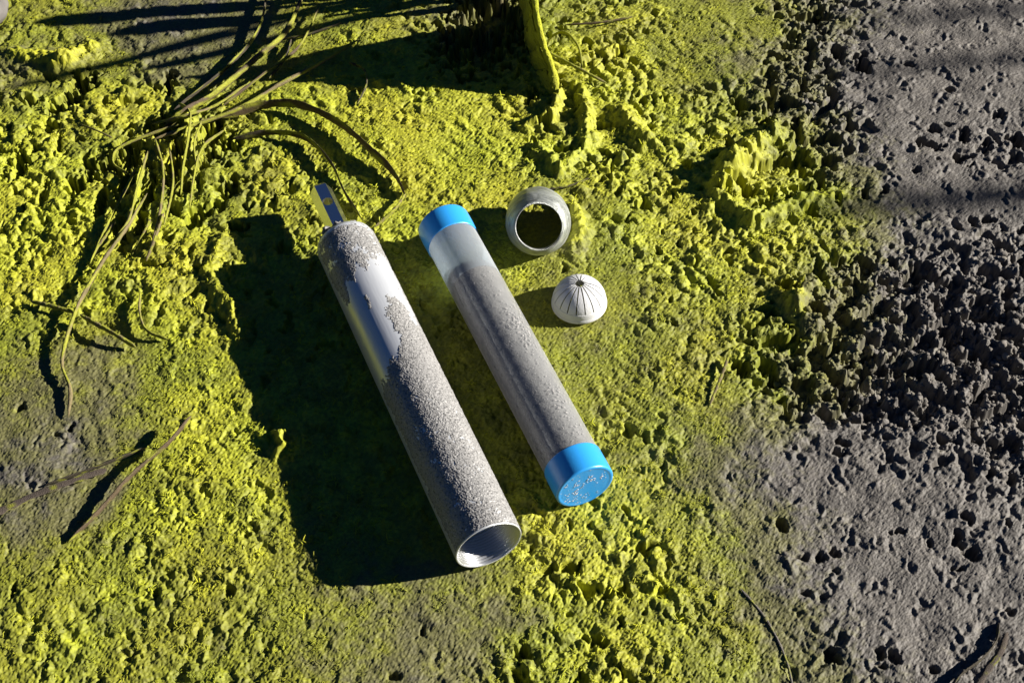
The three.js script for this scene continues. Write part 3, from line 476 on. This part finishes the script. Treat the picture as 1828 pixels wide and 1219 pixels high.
    const sg = new THREE.BufferGeometry(); sg.setAttribute('position', new THREE.Float32BufferAttribute(p, 3)); sg.setAttribute('color', new THREE.Float32BufferAttribute(cc, 3)); sg.setIndex(ix); sg.computeVertexNormals(); mesh('mud_scrapes', sg, S({ vertexColors: true, roughness: 0.8, side: THREE.DoubleSide }), c1); }
}

// ---------------------------------------------------------------- steel cutting ring
{
  const g = thing('cutting_ring', 'tapered steel cutting ring tipped open side up beside the core tube', 'steel ring');
  const tilt = 0.89; g.rotation.x = tilt; g.position.copy(RINGC); g.rotation.z = 0.0;
  const n = 110, prof = [];
  prof.push([0.0300, -0.041], [0.0312, -0.0405], [0.0318, -0.039], [0.0319, -0.014], [0.0320, -0.002], [0.0316, 0.004], [0.0302, 0.011], [0.0282, 0.018], [0.0258, 0.0245], [0.0238, 0.0285], [0.0231, 0.0295], [0.0222, 0.0295]);  // back skirt drawn out longer, added to keep sunlight out of the bore
  const out = lathe(prof, n), p = out.attributes.position; for (let i = 0; i < p.count; i++) { const x = p.getX(i), y = p.getY(i), z = p.getZ(i), a = Math.atan2(z, x), f = sst(0.029, 0.02, y), k = 1 + f * 0.010 * noise(Math.cos(a) * 3 + 5, Math.sin(a) * 3 + y * 90) + f * 0.006 * noise(Math.cos(a) * 12, Math.sin(a) * 12 + y * 300); p.setX(i, x * k); p.setZ(i, z * k); } out.computeVertexNormals();
  const rr = dataTex(256, (u, v) => { const r = 0.44 + 0.24 * tnoise(u, v, 9) + 0.12 * tnoise(u, v, 36); return [r, r, r]; }, false);
  const rcol = dataTex(256, (u, v) => { const k = 0.74 + 0.26 * tnoise(u, v, 6) + 0.22 * tnoise(u, v, 22); return [k, k * 1.01, k]; }, true);
  mesh('tapered_wall', out, S({ color: rgb(0.72, 0.74, 0.71), map: rcol, metalness: 0.6, roughness: 1, roughnessMap: rr, bumpMap: bumpTex, bumpScale: 0.0012, side: THREE.DoubleSide }), g);
  mesh('inner_bore', lathe([[0.0222, 0.0295], [0.0218, 0.0285], [0.0222, 0.018], [0.0262, 0.010], [0.0285, 0.004], [0.0288, -0.041], [0.0300, -0.041]], n), S({ color: rgb(0.50, 0.51, 0.50), metalness: 0.7, roughness: 0.55, side: THREE.DoubleSide }), g);
}

// ---------------------------------------------------------------- slotted dome (core catcher)
{
  const g = thing('slotted_dome', 'white plastic dome with radial slits round a small hole standing on algae', 'core catcher');
  g.position.set(DOMEC.x, 0.0005, DOMEC.z); g.rotation.set(-0.03, 0.2, 0.02);
  const R = 0.0258, Hh = 0.0245, lip = 0.0045, NP = 18, th = 0.0011;
  const white = P({ color: rgb(0.62, 0.62, 0.62), roughness: 0.42, specularIntensity: 0.7, bumpMap: bumpTex, bumpScale: 0.0002, side: THREE.DoubleSide });
  const pt = (el, a, inset) => new THREE.Vector3(Math.cos(el) * (R - inset) * Math.sin(a), lip + Math.sin(el) * (Hh - inset), Math.cos(el) * (R - inset) * Math.cos(a));
  const E0 = 0.26, E1 = Math.PI / 2 - 0.165;                       // slits run from the ring up to the hole
  function shell(a0, a1, e0, e1, gap, na, ne) {                    // a curved plate with thickness
    const P2 = [], N2 = [], U2 = [], ix = [];
    const ang = (i, e) => { const hg = gap / (Math.cos(e) * R); return lerp(a0 + hg, a1 - hg, i / na); };
    const nrm = (e, a) => new THREE.Vector3(Math.cos(e) / R * Math.sin(a), Math.sin(e) / Hh, Math.cos(e) / R * Math.cos(a)).normalize();
    const put = (v, n) => { P2.push(v.x, v.y, v.z); N2.push(n.x, n.y, n.z); U2.push(v.x * 10, v.z * 10); return P2.length / 3 - 1; };
    for (let s = 0; s < 2; s++) { const b = P2.length / 3; for (let j = 0; j <= ne; j++) for (let i = 0; i <= na; i++) { const e = lerp(e0, e1, j / ne), a = ang(i, e), n = nrm(e, a); put(pt(e, a, s * th), s ? n.negate() : n); }
      for (let j = 0; j < ne; j++) for (let i = 0; i < na; i++) { const q = b + j * (na + 1) + i, r = q + na + 1; s ? ix.push(q, r, q + 1, q + 1, r, r + 1) : ix.push(q, q + 1, r, q + 1, r + 1, r); } }
    for (const i of [0, na]) { const sg = i ? 1 : -1, am = ang(i, e0), n = new THREE.Vector3(Math.cos(am) * sg, 0, -Math.sin(am) * sg), b = P2.length / 3; for (let j = 0; j <= ne; j++) { const e = lerp(e0, e1, j / ne), a = ang(i, e); put(pt(e, a, 0), n); put(pt(e, a, th), n); } for (let j = 0; j < ne; j++) { const q = b + j * 2; i ? ix.push(q, q + 1, q + 2, q + 1, q + 3, q + 2) : ix.push(q, q + 2, q + 1, q + 1, q + 2, q + 3); } }
    { const b = P2.length / 3; for (let i = 0; i <= na; i++) { const a = ang(i, e1), n = new THREE.Vector3(-Math.sin(a), 0.3, -Math.cos(a)).normalize(); put(pt(e1, a, 0), n); put(pt(e1, a, th), n); } for (let i = 0; i < na; i++) { const q = b + i * 2; ix.push(q, q + 2, q + 1, q + 1, q + 2, q + 3); } }
    const q = new THREE.BufferGeometry(); q.setAttribute('position', new THREE.Float32BufferAttribute(P2, 3)); q.setAttribute('normal', new THREE.Float32BufferAttribute(N2, 3)); q.setAttribute('uv', new THREE.Float32BufferAttribute(U2, 2)); q.setIndex(ix); return q;
  }
  for (let k = 0; k < NP; k++) { const a = k / NP * Math.PI * 2; mesh('petal', shell(a, a + Math.PI * 2 / NP, E0, E1, 0.00058, 6, 20), white, g); }
  mesh('base_ring', lathe([[R - 0.0015, lip + Math.sin(E0) * (Hh - th)].map((v, i) => i ? v : Math.cos(E0) * (R - th)), [Math.cos(E0) * R, lip + Math.sin(E0) * Hh - 0.0001], [Math.cos(0.22) * R, lip + Math.sin(0.22) * Hh], [Math.cos(0.16) * R, lip + Math.sin(0.16) * Hh], [Math.cos(0.1) * R, lip + Math.sin(0.1) * Hh], [R, lip], [R, lip - 0.0008], [R + 0.0006, lip - 0.0014], [R + 0.0006, 0.0006], [R, 0], [R - 0.0018, 0], [R - 0.0018, lip], [Math.cos(E0) * (R - th), lip + Math.sin(E0) * (Hh - th)]], 96), white, g);
}

// ---------------------------------------------------------------- reeds standing just outside the picture: their shadows cross the mat and the mud
const reedMat = S({ color: rgb(0.20, 0.16, 0.07), roughness: 0.8 });
function reed(x, z, h, w, lean, head, label) {
  const g = thing('reed', label, 'reed', 'reeds around the mat'); g.position.set(x, heightAt(x, z) - 0.01, z);
  const cv = [0, 0.35, 0.7, 1].map((t) => new THREE.Vector3(lean[0] * h * t * t, h * t, lean[1] * h * t * t));
  const flat = (t, u, c) => { const n = 1 + 0.2 * noise(t * 30, u); c[0] = 0.20 * n; c[1] = 0.17 * n; c[2] = 0.07 * n; };
  mesh('stalk', sweep(cv, () => w * 0.5, () => w * 0.5, 8, 40, flat, x * 10 + 50), stemMat, g);
  if (head) mesh('seed_head', sweep([cv[1].clone().lerp(cv[2], 0.7), cv[3].clone().lerp(cv[2], 0.15), cv[3].clone().multiplyScalar(1.05)], (t) => head * Math.sin(Math.PI * Math.min(1, t * 0.9 + 0.08)), (t) => head * Math.sin(Math.PI * Math.min(1, t * 0.9 + 0.08)), 10, 30, flat, x * 10 + 60), stemMat, g);
  for (let k = 0; k < 2; k++) { const s = k ? 1 : -1, b = cv[0].clone().lerp(cv[1], 0.4 + k * 0.5); mesh('leaf', sweep([b, b.clone().add(new THREE.Vector3(s * h * 0.06, h * 0.16, 0.02)), b.clone().add(new THREE.Vector3(s * h * 0.2, h * 0.24, 0.03))], (t) => w * 1.1 * (1 - t * 0.8), () => w * 0.12, 8, 24, flat, x * 10 + 70 + k), stemMat, g); }
  return g;
}
const sd = new THREE.Vector2(SUN.x, SUN.z).divideScalar(SUN.y);      // shift on the ground for a metre of height
function reedFor(u, v, dist, extra, w, head, label, lean = [0.02, 0.0]) { const q = gp(u, v), h = dist / Math.hypot(sd.x, sd.y); reed(q.x + sd.x * h - lean[0] * h, q.y + q.z + sd.y * h - lean[1] * h, h, w, lean, head, label); }
const rl = 'dry brown reed with a seed head standing outside the photographed patch';
reedFor(30, 40, 0.52, 0, 0.010, 0.011, rl, [0.0, 0.06]);
reedFor(110, 62, 0.50, 0, 0.009, 0.012, rl, [0.02, 0.10]);
reedFor(205, 30, 0.40, 0, 0.006, 0.007, rl, [0.0, 0.02]);
reedFor(240, 122, 0.66, 0, 0.006, 0.006, rl, [0.02, 0.42]);
reedFor(30, 148, 0.90, 0, 0.005, 0.006, rl, [0.03, 0.45]);
reedFor(1590, 362, 3.8, 0, 0.004, 0.017, rl);
reedFor(1580, 118, 3.6, 0, 0.004, 0.009, rl);
reedFor(1640, 28, 3.4, 0, 0.004, 0.009, rl);

renderer.render(scene, camera);
